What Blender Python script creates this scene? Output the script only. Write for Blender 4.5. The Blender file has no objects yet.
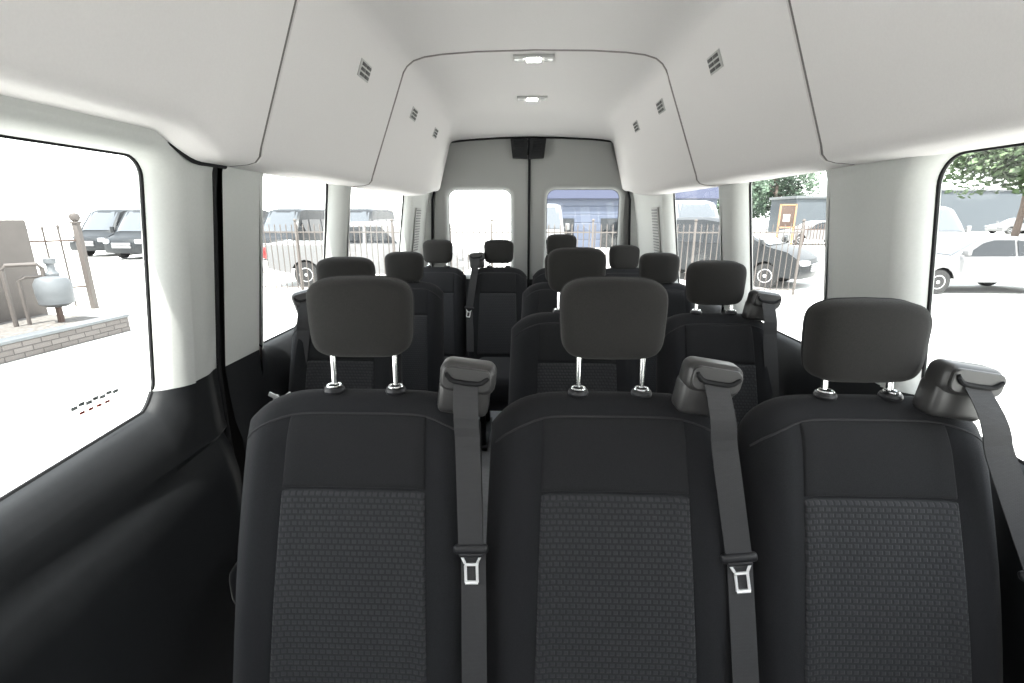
import bpy, bmesh, math, random
from mathutils import Vector, Matrix
from mathutils.geometry import tessellate_polygon
random.seed(7)
SC = bpy.context.scene
COL = SC.collection
PI = math.pi

# ------------------------------------------------------------ camera, sky, sun, exposure
CZ, GZ = 1.45, -0.75            # eye height over the van floor, ground level
cd = bpy.data.cameras.new('camera')
cam = bpy.data.objects.new('camera', cd); COL.objects.link(cam)
cd.sensor_width = 36.0; cd.lens = 480.0 / 1024.0 * 36.0; cd.clip_start = 0.02; cd.clip_end = 500
cam.location = (0, 0, CZ)
cam.rotation_euler = (math.radians(90) - math.atan(127 / 480), 0, math.radians(1.846))
SC.camera = cam

w = bpy.data.worlds.new('sky'); SC.world = w; w.use_nodes = True
nt = w.node_tree; nt.nodes.clear()
wo = nt.nodes.new('ShaderNodeOutputWorld'); bg = nt.nodes.new('ShaderNodeBackground')
tc = nt.nodes.new('ShaderNodeTexCoord'); sp = nt.nodes.new('ShaderNodeSeparateXYZ'); cr = nt.nodes.new('ShaderNodeValToRGB')
nt.links.new(tc.outputs['Generated'], sp.inputs[0]); nt.links.new(sp.outputs['Z'], cr.inputs[0])
cr.color_ramp.elements[0].position = 0.0; cr.color_ramp.elements[0].color = (1, 0.99, 0.97, 1)
cr.color_ramp.elements[1].position = 0.7; cr.color_ramp.elements[1].color = (0.86, 0.92, 1, 1)
nt.links.new(cr.outputs[0], bg.inputs[0]); nt.links.new(bg.outputs[0], wo.inputs[0])
bg.inputs[1].default_value = 4.6

sd = bpy.data.lights.new('sun', 'SUN'); sun = bpy.data.objects.new('sun', sd); COL.objects.link(sun)
sd.energy = 18.0; sd.angle = math.radians(0.8); sd.color = (1, 0.97, 0.92)
sun.rotation_euler = Vector((0.10, 0.42, -0.9)).to_track_quat('-Z', 'Y').to_euler()

SC.view_settings.view_transform = 'Standard'; SC.view_settings.look = 'None'
SC.view_settings.gamma = 1; SC.view_settings.use_curve_mapping = False
SC.view_settings.exposure = 0.0
SC.cycles.use_denoising = True
SC.cycles.max_bounces = 10; SC.cycles.diffuse_bounces = 6; SC.cycles.transparent_max_bounces = 16
SC.cycles.caustics_reflective = False; SC.cycles.caustics_refractive = False
SC.cycles.sample_clamp_indirect = 12

# ------------------------------------------------------------ materials
def mat(name, col, rough=0.6, metal=0.0, spec=0.5, var=0.06, scale=30.0, bump=0.0, bscale=400.0, emit=None, coat=0.0, sheen=0.0, detail=3):
    m = bpy.data.materials.new(name); m.use_nodes = True
    n = m.node_tree; b = n.nodes['Principled BSDF']
    b.inputs['Roughness'].default_value = rough; b.inputs['Metallic'].default_value = metal
    b.inputs['Specular IOR Level'].default_value = spec
    b.inputs['Coat Weight'].default_value = coat; b.inputs['Sheen Weight'].default_value = sheen
    t = n.nodes.new('ShaderNodeTexCoord'); no = n.nodes.new('ShaderNodeTexNoise')
    no.inputs['Scale'].default_value = scale; no.inputs['Detail'].default_value = detail
    n.links.new(t.outputs['Object'], no.inputs['Vector'])
    r = n.nodes.new('ShaderNodeValToRGB')
    r.color_ramp.elements[0].position = 0.3; r.color_ramp.elements[1].position = 0.7
    r.color_ramp.elements[0].color = tuple(max(0, c * (1 - var)) for c in col) + (1,)
    r.color_ramp.elements[1].color = tuple(min(1, c * (1 + var)) for c in col) + (1,)
    n.links.new(no.outputs['Fac'], r.inputs[0]); n.links.new(r.outputs[0], b.inputs['Base Color'])
    if bump:
        n2 = n.nodes.new('ShaderNodeTexNoise'); n2.inputs['Scale'].default_value = bscale; n2.inputs['Detail'].default_value = 2
        n.links.new(t.outputs['Object'], n2.inputs['Vector'])
        bp = n.nodes.new('ShaderNodeBump'); bp.inputs['Strength'].default_value = bump; bp.inputs['Distance'].default_value = 0.002
        n.links.new(n2.outputs['Fac'], bp.inputs['Height']); n.links.new(bp.outputs[0], b.inputs['Normal'])
    if emit:
        b.inputs['Emission Color'].default_value = emit[0] + (1,); b.inputs['Emission Strength'].default_value = emit[1]
    return m

def glass_mat(name, tint=(0.93, 0.96, 0.95), veil=0.004):
    m = bpy.data.materials.new(name); m.use_nodes = True; n = m.node_tree; n.nodes.clear()
    o = n.nodes.new('ShaderNodeOutputMaterial'); tr = n.nodes.new('ShaderNodeBsdfTransparent'); tr.inputs[0].default_value = tint + (1,)
    gl = n.nodes.new('ShaderNodeBsdfGlossy'); gl.inputs['Roughness'].default_value = 0.02
    lw_ = n.nodes.new('ShaderNodeLayerWeight'); lw_.inputs['Blend'].default_value = 0.5
    pw_ = n.nodes.new('ShaderNodeMath'); pw_.operation = 'POWER'; pw_.inputs[1].default_value = 6.0
    n.links.new(lw_.outputs['Facing'], pw_.inputs[0])
    fr = n.nodes.new('ShaderNodeMath'); fr.operation = 'MULTIPLY_ADD'; fr.inputs[1].default_value = 0.18; fr.inputs[2].default_value = 0.02
    n.links.new(pw_.outputs[0], fr.inputs[0])
    mx = n.nodes.new('ShaderNodeMixShader'); n.links.new(fr.outputs[0], mx.inputs[0]); n.links.new(tr.outputs[0], mx.inputs[1]); n.links.new(gl.outputs[0], mx.inputs[2])
    df = n.nodes.new('ShaderNodeBsdfTranslucent'); df.inputs[0].default_value = (0.8, 0.8, 0.8, 1)
    no = n.nodes.new('ShaderNodeTexNoise'); no.inputs['Scale'].default_value = 3
    mm = n.nodes.new('ShaderNodeMath'); mm.operation = 'MULTIPLY'; mm.inputs[1].default_value = veil * 2  # faint translucent veil imitating glare haze over the panes
    n.links.new(no.outputs['Fac'], mm.inputs[0])
    m2 = n.nodes.new('ShaderNodeMixShader'); n.links.new(mm.outputs[0], m2.inputs[0]); n.links.new(mx.outputs[0], m2.inputs[1]); n.links.new(df.outputs[0], m2.inputs[2])
    n.links.new(m2.outputs[0], o.inputs[0]); return m

def brick_mat(name, c1, c2, mortar, bw, bh, ms, rough=0.9, bump=0.4, dist=0.003, axes='XZ', offset=0.5, sheen=0.0):
    m = bpy.data.materials.new(name); m.use_nodes = True; n = m.node_tree; b = n.nodes['Principled BSDF']
    b.inputs['Roughness'].default_value = rough; b.inputs['Sheen Weight'].default_value = sheen
    t = n.nodes.new('ShaderNodeTexCoord'); s = n.nodes.new('ShaderNodeSeparateXYZ'); c = n.nodes.new('ShaderNodeCombineXYZ')
    n.links.new(t.outputs['Object'], s.inputs[0]); n.links.new(s.outputs[axes[0]], c.inputs[0]); n.links.new(s.outputs[axes[1]], c.inputs[1])
    br = n.nodes.new('ShaderNodeTexBrick'); br.offset = offset
    br.inputs['Color1'].default_value = c1 + (1,); br.inputs['Color2'].default_value = c2 + (1,); br.inputs['Mortar'].default_value = mortar + (1,)
    br.inputs['Scale'].default_value = 1; br.inputs['Mortar Size'].default_value = ms; br.inputs['Mortar Smooth'].default_value = 0.6
    br.inputs['Brick Width'].default_value = bw; br.inputs['Row Height'].default_value = bh
    n.links.new(c.outputs[0], br.inputs['Vector']); n.links.new(br.outputs['Color'], b.inputs['Base Color'])
    bp = n.nodes.new('ShaderNodeBump'); bp.inputs['Strength'].default_value = bump; bp.inputs['Distance'].default_value = dist; bp.invert = True
    n.links.new(br.outputs['Fac'], bp.inputs['Height']); n.links.new(bp.outputs[0], b.inputs['Normal'])
    return m

M = {}
M['headliner'] = mat('headliner fabric', (0.665, 0.645, 0.642), 0.95, spec=0.2, var=0.015, scale=200, bump=0.15, bscale=700)
M['light_plastic'] = mat('pale grey trim plastic', (0.50, 0.51, 0.495), 0.55, spec=0.35, var=0.02, scale=150, bump=0.15, bscale=900)
M['dark_plastic'] = mat('charcoal trim plastic', (0.0125, 0.0135, 0.015), 0.55, spec=0.25, var=0.08, scale=60, bump=0.25, bscale=900)
M['black_rubber'] = mat('black rubber seal', (0.008, 0.008, 0.009), 0.7, spec=0.25)
M['white_paint'] = mat('white body paint', (0.75, 0.75, 0.74), 0.25, coat=0.4, var=0.01)
M['cloth'] = mat('charcoal seat cloth', (0.0135, 0.0138, 0.0155), 0.95, spec=0.15, var=0.25, scale=700, bump=0.35, bscale=1100, sheen=0.06)
M['shoulder_cloth'] = mat('charcoal smooth cloth', (0.0150, 0.0152, 0.0165), 0.95, spec=0.15, var=0.25, scale=700, bump=0.3, bscale=1100, sheen=0.06)
M['head_cloth'] = mat('grey headrest cloth', (0.022, 0.0214, 0.0205), 0.95, spec=0.15, var=0.25, scale=700, bump=0.35, bscale=1100, sheen=0.08)
M['insert'] = brick_mat('patterned seat cloth', (0.0205, 0.0212, 0.024), (0.024, 0.025, 0.0275), (0.0115, 0.012, 0.014), 0.0125, 0.0105, 0.0030, 0.92, 0.5, 0.003, 'XZ', sheen=0.06)
M['piping'] = mat('dark seam piping', (0.021, 0.021, 0.023), 0.9)
M['chrome'] = mat('chrome', (0.85, 0.86, 0.86), 0.12, metal=1.0, var=0.02)
M['steel'] = mat('bright brushed steel', (0.85, 0.85, 0.85), 0.38, metal=0.35, var=0.02)
M['black_plastic'] = mat('black plastic', (0.015, 0.015, 0.017), 0.4, spec=0.4)
M['guide'] = mat('grey belt guide plastic', (0.04, 0.039, 0.039), 0.35, spec=0.5, var=0.04, scale=80)
M['webbing'] = brick_mat('seat belt webbing', (0.030, 0.030, 0.032), (0.034, 0.034, 0.036), (0.020, 0.020, 0.021), 0.006, 0.0022, 0.0004, 0.75, 0.3, 0.0005, 'XZ')
M['glass'] = glass_mat('window glass')
M['floor'] = mat('grey vinyl floor', (0.26, 0.26, 0.27), 0.7, var=0.08, scale=40)
M['lamp'] = mat('lit lamp lens', (0.9, 0.9, 0.9), 0.4, emit=((1, 0.97, 0.93), 30.0))
M['vent'] = mat('dark vent louvre', (0.05, 0.05, 0.05), 0.6)
M['vent_grey'] = mat('grey vent frame', (0.40, 0.40, 0.39), 0.6)
M['concrete'] = mat('light grey concrete', (0.62, 0.61, 0.58), 0.9, var=0.06, scale=0.8, detail=8)  # the concrete's own pale tone
M['stucco'] = mat('beige stucco', (0.10, 0.088, 0.080), 0.95, var=0.06, scale=6, bump=0.4, bscale=60)
M['blocks'] = brick_mat('concrete garden blocks', (0.135, 0.122, 0.115), (0.105, 0.094, 0.088), (0.07, 0.063, 0.06), 0.28, 0.092, 0.010, 0.95, 0.8, 0.02, 'XZ')
M['gravel'] = mat('gravel bed', (0.12, 0.11, 0.10), 0.95, var=0.4, scale=14, bump=0.8, bscale=30)
M['fence'] = mat('tan painted fence steel', (0.085, 0.073, 0.066), 0.6, var=0.05)
M['rust'] = mat('brown painted steel', (0.07, 0.045, 0.035), 0.7, var=0.15)
M['meter'] = mat('pale grey meter enamel', (0.105, 0.112, 0.118), 0.5, var=0.08, scale=9)
M['black_car'] = mat('black car paint', (0.012, 0.014, 0.016), 0.4, spec=0.3, var=0.02)
M['white_car'] = mat('white car paint', (0.15, 0.15, 0.152), 0.35, coat=0.15, var=0.02)
M['grey_car'] = mat('dark grey car paint', (0.02, 0.022, 0.024), 0.4, spec=0.35, var=0.02)
M['car_glass'] = mat('tinted car glass', (0.012, 0.014, 0.016), 0.05, spec=0.6)
M['windshield'] = mat('sky-bright windscreen', (0.04, 0.045, 0.05), 0.03, spec=1.0, coat=1.0)
M['tyre'] = mat('tyre rubber', (0.02, 0.02, 0.02), 0.85)
M['rim'] = mat('alloy rim', (0.55, 0.55, 0.56), 0.3, metal=0.7)
M['headlamp'] = mat('headlamp lens', (0.7, 0.72, 0.75), 0.1, coat=0.5)
M['tail'] = mat('red tail lamp', (0.35, 0.03, 0.03), 0.2, coat=0.4)
M['siding'] = brick_mat('blue grey metal siding', (0.075, 0.090, 0.130), (0.082, 0.098, 0.138), (0.045, 0.056, 0.085), 30, 0.55, 0.05, 0.5, 0.6, 0.03, 'XZ', 0.0)
M['navy'] = mat('navy fascia', (0.05, 0.058, 0.10), 0.5)
M['bluegrey'] = mat('blue grey render', (0.062, 0.072, 0.082), 0.8)
M['leaf'] = mat('tree leaves', (0.085, 0.13, 0.06), 0.7, var=0.4, scale=1.5)
M['dark_leaf'] = mat('dark tree leaves', (0.06, 0.095, 0.06), 0.7, var=0.4, scale=1.5)
M['bark'] = mat('tree bark', (0.13, 0.10, 0.085), 0.95, var=0.2, scale=6)
M['paper'] = mat('white notice', (0.5, 0.5, 0.48), 0.8)
M['orange'] = mat('tan orange frame', (0.30, 0.17, 0.09), 0.7)
M['sticker_grey'] = mat('grey sticker print', (0.22, 0.22, 0.23), 0.6)
M['sticker_red'] = mat('red sticker print', (0.25, 0.04, 0.03), 0.6)

# ------------------------------------------------------------ mesh helpers
class MB:
    def __init__(s): s.v = []; s.f = []; s.mi = []
    def add(s, vs, fs, mi=0):
        o = len(s.v); s.v += [tuple(v) for v in vs]; s.f += [tuple(i + o for i in f) for f in fs]; s.mi += [mi] * len(fs)
    def grid(s, fn, us, vs, mi=0, closeu=False, flip=False):
        nu, nv = len(us), len(vs); vv = [fn(u, v) for v in vs for u in us]; ff = []
        for j in range(nv - 1):
            for i in range(nu if closeu else nu - 1):
                a = j * nu + i; b = j * nu + (i + 1) % nu; q = (a, b, b + nu, a + nu)
                ff.append(q[::-1] if flip else q)
        s.add(vv, ff, mi)
    def box(s, c, d, r=0.0, rot=None, mi=0, seg=2):
        bm = bmesh.new(); bmesh.ops.create_cube(bm, size=1)
        for v in bm.verts: v.co = Vector((v.co.x * d[0], v.co.y * d[1], v.co.z * d[2]))
        if r > 0: bmesh.ops.bevel(bm, geom=bm.edges[:], offset=min(r, min(d) * 0.49), segments=seg, affect='EDGES', profile=0.5)
        if rot is not None: bmesh.ops.transform(bm, matrix=rot, verts=bm.verts)
        bm.verts.index_update()
        s.add([v.co + Vector(c) for v in bm.verts], [[v.index for v in f.verts] for f in bm.faces], mi); bm.free()
    def tube(s, pts, r, n=8, mi=0, closed=False, cap=True):
        pts = [Vector(p) for p in pts]; m = len(pts); rings = []
        rr = r if isinstance(r, (list, tuple)) else [r] * m
        up = Vector((0, 0, 1))
        for i, p in enumerate(pts):
            if closed: t = pts[(i + 1) % m] - pts[i - 1]
            else: t = pts[min(i + 1, m - 1)] - pts[max(i - 1, 0)]
            t.normalize(); a = up if abs(t.z) < 0.9 else Vector((0, 1, 0))
            x = t.cross(a).normalized(); y = t.cross(x)
            rings.append([p + (x * math.cos(2 * PI * k / n) + y * math.sin(2 * PI * k / n)) * rr[i] for k in range(n)])
        o = [v for g in rings for v in g]; ff = []
        for j in range(m if closed else m - 1):
            for k in range(n):
                ff.append((j * n + k, j * n + (k + 1) % n, ((j + 1) % m) * n + (k + 1) % n, ((j + 1) % m) * n + k))
        if cap and not closed: ff += [tuple(range(n))[::-1], tuple((m - 1) * n + k for k in range(n))]
        s.add(o, ff, mi)
    def lathe(s, prof, c, axis='Z', n=20, mi=0):
        c = Vector(c); vv = []
        for (r, h) in prof:
            for k in range(n):
                a = 2 * PI * k / n
                p = (r * math.cos(a), r * math.sin(a), h)
                if axis == 'X': p = (h, p[0], p[1])
                elif axis == 'Y': p = (p[0], h, p[1])
                vv.append(c + Vector(p))
        ff = [(j * n + k, j * n + (k + 1) % n, (j + 1) * n + (k + 1) % n, (j + 1) * n + k) for j in range(len(prof) - 1) for k in range(n)]
        ff += [tuple(range(n))[::-1], tuple((len(prof) - 1) * n + k for k in range(n))]
        s.add(vv, ff, mi)
    def build(s, name, mats, parent=None, smooth=35, loc=None, kind=None, fixn=True):
        me = bpy.data.meshes.new(name); me.from_pydata(s.v, [], s.f)
        for m in (mats if isinstance(mats, (list, tuple)) else [mats]): me.materials.append(m)
        me.polygons.foreach_set('material_index', s.mi)
        bm = bmesh.new(); bm.from_mesh(me)
        bmesh.ops.remove_doubles(bm, verts=bm.verts, dist=1e-5)
        if fixn: bmesh.ops.recalc_face_normals(bm, faces=bm.faces)
        bm.to_mesh(me); bm.free()
        if smooth:
            me.polygons.foreach_set('use_smooth', [True] * len(me.polygons))
            me.set_sharp_from_angle(angle=math.radians(smooth))
        me.update()
        o = bpy.data.objects.new(name, me); COL.objects.link(o)
        if parent: o.parent = parent
        if loc: o.location = loc
        if kind: o['kind'] = kind
        return o

def thing(name, label, cat, loc=(0, 0, 0), rz=0, group=None):
    o = bpy.data.objects.new(name, None); COL.objects.link(o); o.empty_display_size = 0.1
    o.location = loc; o.rotation_euler = (0, 0, rz); o['label'] = label; o['category'] = cat
    if group: o['group'] = group
    return o
def tag(o, label, cat, group=None):
    o['label'] = label; o['category'] = cat
    if group: o['group'] = group
    return o
def copy_tree(o, parent=None):
    c = o.copy(); COL.objects.link(c); c.parent = parent
    for ch in list(o.children): copy_tree(ch, c)
    return c
def tum(z): return -0.14 * (max(z, 1.0) - 1.45)
def rrect(y0, y1, z0, z1, r, n=8):
    pts = []
    for cy, cz, a0 in ((y1 - r, z1 - r, 0), (y0 + r, z1 - r, 90), (y0 + r, z0 + r, 180), (y1 - r, z0 + r, 270)):
        for k in range(n + 1):
            a = math.radians(a0 + 90 * k / n); pts.append((cy + r * math.cos(a), cz + r * math.sin(a)))
    return pts
def smooth01(t): t = max(0, min(1, t)); return t * t * (3 - 2 * t)
def interp(x, tab):
    if x <= tab[0][0]: return tab[0][1]
    for (a, p), (b, q) in zip(tab, tab[1:]):
        if x <= b: return p + (q - p) * (x - a) / (b - a)
    return tab[-1][1]

def warp(h, pts, zlow=None):
    """sill line dropped towards the front, its wedge standing in for a sunlit ledge"""
    z0, z1 = h[2], h[3]; zl = min(p[1] for p in pts); zh = max(p[1] for p in pts); out = []
    for y, z in pts:
        zb = zlow if zlow is not None else max(0.845, z0 - 0.52 * max(0, 1.15 - y))  # lowered opening imitates the bright ledge wedge
        out.append((y, zh - (zh - z) * (zh - zb) / (zh - zl)) if z < (zl + zh) / 2 else (y, z))
    return out
XC = 0.02        # centre line of the van

# ------------------------------------------------------------ van shell
def side_wall(name, side, y0, y1, z0, z1, holes, fx, ylev=(), zlev=(), split=1.0, glass=0.94, skin=0.952, parent=None):
    """inner trim, curved reveals and outer body skin around rounded window openings"""
    outer = [(y0, z0), (y1, z0), (y1, z1), (y0, z1)]
    bm = bmesh.new()
    inner = []; gl = []
    for h in holes:
        a, b, c, d, r, ca, cb = h
        gl.append(warp(h, rrect(a, b, c, d, r))); inner.append(warp(h, rrect(a - ca, b + cb, c - 0.078, d + 0.035, r + 0.05), 0.812))
    def face_sheet(loops):
        pl = [[Vector((p[0], p[1], 0)) for p in lp] for lp in loops]
        flat = [p for lp in loops for p in lp]; tris = tessellate_polygon(pl)
        vs = [bm.verts.new((0, p[0], p[1])) for p in flat]
        for t in tris:
            try: bm.faces.new([vs[i] for i in t])
            except ValueError: pass
    face_sheet([outer] + inner)
    for zz in zlev: bmesh.ops.bisect_plane(bm, geom=bm.verts[:] + bm.edges[:] + bm.faces[:], plane_co=(0, 0, zz), plane_no=(0, 0, 1))
    for yy in ylev: bmesh.ops.bisect_plane(bm, geom=bm.verts[:] + bm.edges[:] + bm.faces[:], plane_co=(0, yy, 0), plane_no=(0, 1, 0))
    for v in bm.verts: v.co.x = fx(v.co.y, v.co.z)
    for lp_i, lp_g in zip(inner, gl):
        N = len(lp_i); K = 7; rows = []
        for k in range(K + 1):
            t = k / K; ax = math.sin(t * PI / 2); ay = 1 - math.cos(t * PI / 2)
            # starts tangent to the trim face, ends running out towards the glass
            row = []
            for (p, q) in zip(lp_i, lp_g):
                py = p[0] + (q[0] - p[0]) * ax; pz = p[1] + (q[1] - p[1]) * ax
                x0 = fx(p[0], p[1]); row.append(bm.verts.new((x0 + (glass + tum(q[1]) - x0) * ay, py, pz)))
            rows.append(row)
        rows.append([bm.verts.new((skin + tum(q[1]), q[0], q[1])) for q in lp_g])
        for ra, rb in zip(rows, rows[1:]):
            for i in range(N): bm.faces.new((ra[i], ra[(i + 1) % N], rb[(i + 1) % N], rb[i]))
    bmesh.ops.bisect_plane(bm, geom=bm.verts[:] + bm.edges[:] + bm.faces[:], plane_co=(0, 0, split), plane_no=(0, 0, 1))
    bm.faces.ensure_lookup_table()
    for f in bm.faces: f.material_index = 0 if f.calc_center_median().z > split else 1
    pl = [[Vector((p[0], p[1], 0)) for p in lp] for lp in [outer] + gl]
    flat = [p for lp in [outer] + gl for p in lp]
    vs = [bm.verts.new((9.0, p[0], p[1])) for p in flat]; sf = []
    for t in tessellate_polygon(pl):
        try: f = bm.faces.new([vs[i] for i in t]); f.material_index = 2; sf.append(f)
        except ValueError: pass
    ge = list({e for f in sf for e in f.edges})
    bmesh.ops.bisect_plane(bm, geom=vs + ge + sf, plane_co=(0, 0, 1.0), plane_no=(0, 0, 1))
    for v in bm.verts:
        if v.co.x > 8.9: v.co.x = skin + tum(v.co.z)
    bmesh.ops.remove_doubles(bm, verts=bm.verts, dist=1e-5)
    # close the rim between trim and skin
    rim = [e for e in bm.edges if len(e.link_faces) == 1]
    for v in bm.verts: v.co.x = XC + side * v.co.x
    bmesh.ops.recalc_face_normals(bm, faces=bm.faces)
    me = bpy.data.meshes.new(name); bm.to_mesh(me); bm.free()
    for m in (M['light_plastic'], M['dark_plastic'], M['white_paint']): me.materials.append(m)
    me.polygons.foreach_set('use_smooth', [True] * len(me.polygons)); me.set_sharp_from_angle(angle=math.radians(28))
    o = bpy.data.objects.new(name, me); COL.objects.link(o); o['kind'] = 'structure'
    return o

ZP = [(0, 0.943), (0.45, 0.943), (0.70, 0.925), (0.76, 0.925), (0.82, 0.938), (0.90, 0.943), (1.0, 0.943), (1.56, 0.865), (1.62, 0.850), (1.68, 0.80), (1.75, 0.78)]
def fx_wall(y, z): return interp(z, ZP)
ZD = [(0, 0.905), (0.5, 0.90), (0.66, 0.902), (0.74, 0.915), (0.79, 0.935), (0.835, 0.943), (1.0, 0.943), (1.56, 0.865), (1.62, 0.845), (1.70, 0.80), (1.8, 0.79)]
def fx_door(y, z):
    x = interp(z, ZD)
    return x + 0.018 * smooth01((y - 1.285) / 0.07) + (0.02 * smooth01((y - 0.9) / 0.4) if z < 0.8 else 0)
ZL = (0.45, 0.66, 0.70, 0.74, 0.76, 0.79, 0.81, 0.835, 0.82, 0.86, 0.90, 1.0, 1.56, 1.59, 1.62, 1.65, 1.68, 1.70)

G = 0.94
door_win = (-0.45, 1.165, 0.975, 1.582, 0.05, 0.06, 0.06)
slide = side_wall('door_3', -1, -0.65, 1.358, 0.0, 1.80, [door_win], fx_door, ylev=(0.9, 1.1, 1.285, 1.30, 1.32, 1.34), zlev=ZL)
lw = [(1.635, 2.245, 0.985, 1.61, 0.04, 0.07, 0.045), (2.44, 3.62, 0.985, 1.61, 0.04, 0.085, 0.045)]
side_wall('wall_left', -1, 1.374, 4.20, 0.0, 1.75, lw, fx_wall, zlev=ZL)
side_wall('wall_left_front', -1, -2.6, -0.68, 0.0, 1.75, [(-1.7, -0.85, 1.0, 1.582, 0.07, 0.06, 0.04)], fx_wall, zlev=ZL)
rw = [(-0.7, 1.205, 0.975, 1.582, 0.07, 0.06, 0.05), (1.575, 2.185, 0.985, 1.61, 0.05, 0.06, 0.045), (2.43, 3.29, 0.985, 1.61, 0.04, 0.085, 0.045)]
side_wall('wall_right', 1, -2.6, 4.20, 0.0, 1.75, [(-1.9, -0.95, 1.0, 1.582, 0.07, 0.06, 0.04)] + rw, fx_wall, zlev=ZL)

wn = [0]
def window(loop_xyz, normal_axis, name=None):
    wn[0] += 1
    mb = MB(); tri = tessellate_polygon([[Vector(p) for p in loop_xyz]])
    mb.add(loop_xyz, tri)
    o = mb.build('window_%d' % wn[0], M['glass'], smooth=0); o['kind'] = 'structure'
    g = MB(); g.tube(loop_xyz, 0.005, n=6, closed=True); g.build('window_seal', M['black_rubber'], o)
    return o
for side, hs in ((-1, [door_win] + lw + [(-1.7, -0.85, 1.0, 1.582, 0.07)]), (1, rw + [(-1.9, -0.95, 1.0, 1.582, 0.07)])):
    for h in hs:
        window([(XC + side * (G + 0.004 + tum(p[1])), p[0], p[1]) for p in warp(h, rrect(*h[:5]))], 'X')

# sticker low on the sliding-door glass
st = thing('window_sticker', 'small faded printed sticker low on the sliding-door window', 'sticker', (XC - G - tum(1.0) + 0.001, 1.0, 1.03))
mb = MB()
for i in range(7): mb.box((0, -0.060 + i * 0.018, 0.012 + 0.003 * (i % 2)), (0.0008, 0.0155, 0.008))
mb.build('grey_print', M['sticker_grey'], st)
mb = MB()
for i in range(4): mb.box((0, -0.045 + i * 0.022, -0.004), (0.0008, 0.013, 0.006))
mb.build('red_print', M['sticker_red'], st)

# seals along the sliding door's rear edge
mb = MB()
mb.tube([(XC - 0.955, 1.374, 0.0), (XC - 0.968, 1.368, 0.80), (XC - 0.962, 1.366, 1.0), (XC - 0.895, 1.366, 1.5), (XC - 0.876, 1.366, 1.60), (XC - 0.80, 1.35, 1.70)], 0.009, n=10)
mb.grid(lambda i, z: (XC - 0.945 - tum(z), (1.33, 1.50)[i], z), [0, 1], [0, 1.0, 1.75])
mb.build('trim_1', M['black_rubber'], kind='structure')
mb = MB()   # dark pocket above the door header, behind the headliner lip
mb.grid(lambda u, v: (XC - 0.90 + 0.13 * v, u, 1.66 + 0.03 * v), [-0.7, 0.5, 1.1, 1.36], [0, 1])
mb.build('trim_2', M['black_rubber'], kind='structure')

# ------------------------------------------------------------ headliner: three moulded panels
def lip_z(y, side):
    z = 1.59 + 0.055 * smooth01((y - 3.5) / 0.7)
    if side < 0: z += 0.052 * (1 - smooth01((y - 1.09) / 0.17))
    return z
def liner_prof(y, side):
    """half profile from window top inwards and up to the centre line: (distance from centre, z)"""
    lz = lip_z(y, side); rear = smooth01((y - 3.55) / 0.62); top = 2.143 - 0.085 * rear
    k = 1.0 - 0.0 * rear
    out = 0.885
    pts = [(out, lz - 0.012), (0.84, lz - 0.012), (0.79, lz - 0.008), (0.768, lz - 0.002), (0.755, lz + 0.012), (0.748, lz + 0.035)]
    c0 = (0.748, lz + 0.035); c1 = (0.578, top - 0.085)
    for t in (0.15, 0.35, 0.55, 0.75, 0.9):
        bul = 0.012 * math.sin(PI * t)
        pts.append((c0[0] + (c1[0] - c0[0]) * t + bul * 0, c0[1] + (c1[1] - c0[1]) * t))
    pts += [c1, (0.560, top - 0.060), (0.530, top - 0.038), (0.48, top - 0.023), (0.40, top - 0.013), (0.25, top - 0.004), (0, top)]
    if rear > 0:
        R_ = [(0.660, top - 0.058), (0.652, top - 0.045), (0.636, top - 0.034), (0.59, top - 0.025), (0.45, top - 0.014), (0.25, top - 0.004), (0, top)]
        n0 = 6
        for i, t in enumerate((0.15, 0.35, 0.55, 0.75, 0.9)):
            e0 = (c0[0] + (R_[0][0] - c0[0]) * t, c0[1] + (R_[0][1] - c0[1]) * t); pts[n0 + i] = (pts[n0 + i][0] * (1 - rear) + e0[0] * rear, pts[n0 + i][1] * (1 - rear) + e0[1] * rear)
        for i in range(7):
            p = pts[n0 + 5 + i]; pts[n0 + 5 + i] = (p[0] * (1 - rear) + R_[i][0] * rear, p[1] * (1 - rear) + R_[i][1] * rear)
    if False:
        pts = [(p[0] - 0.035 * rear * smooth01((p[1] - lz) / 0.25) * (1 if p[0] > 0.3 else p[0] / 0.3), p[1]) for p in pts]
    return pts
def liner(name, ya, yb, n):
    mb = MB(); ys = [ya + (yb - ya) * i / n for i in range(n + 1)]
    if ya < 0: ys = sorted(set(ys[:-1] + [1.06 + 0.02 * k for k in range(15)])) + [yb]
    e = 0.012
    rows = [(ya + 0.002, e), (ya + 0.0005 + 0.002, e * 0.4)] + [(ya + 0.007, 0)] + [(y, 0) for y in ys[1:-1]] + [(yb - 0.007, 0), (yb - 0.0025, e * 0.4), (yb - 0.002, e)]
    verts = []; faces = []
    for (y, off) in rows:
        L = liner_prof(y, -1); R = liner_prof(y, 1)
        row = [(XC - p[0] - off * (p[0] > 0.5), y, p[1] + off) for p in L] + [(XC + p[0] + off * (p[0] > 0.5), y, p[1] + off) for p in R[::-1][1:]]
        verts.append(row)
    m = len(verts[0])
    for j in range(len(verts) - 1):
        for i in range(m - 1): faces.append((j * m + i, j * m + i + 1, (j + 1) * m + i + 1, (j + 1) * m + i))
    mb.add([v for r in verts for v in r], faces)
    return mb.build(name, M['headliner'], kind='structure', smooth=40)
liner('ceiling', -2.6, 1.378, 40)
liner('ceiling', 1.382, 2.345, 6)
liner('ceiling', 2.354, 4.17, 24)
mb = MB()   # rubber edge that shows where the liner dips behind the sliding door
mb.tube([(XC - 0.850, 1.15 + 0.018 * k, lip_z(1.15 + 0.018 * k, -1) - 0.013) for k in range(13)], [0.002, 0.003, 0.004, 0.005, 0.006] + [0.007] * 8, n=8)
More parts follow.
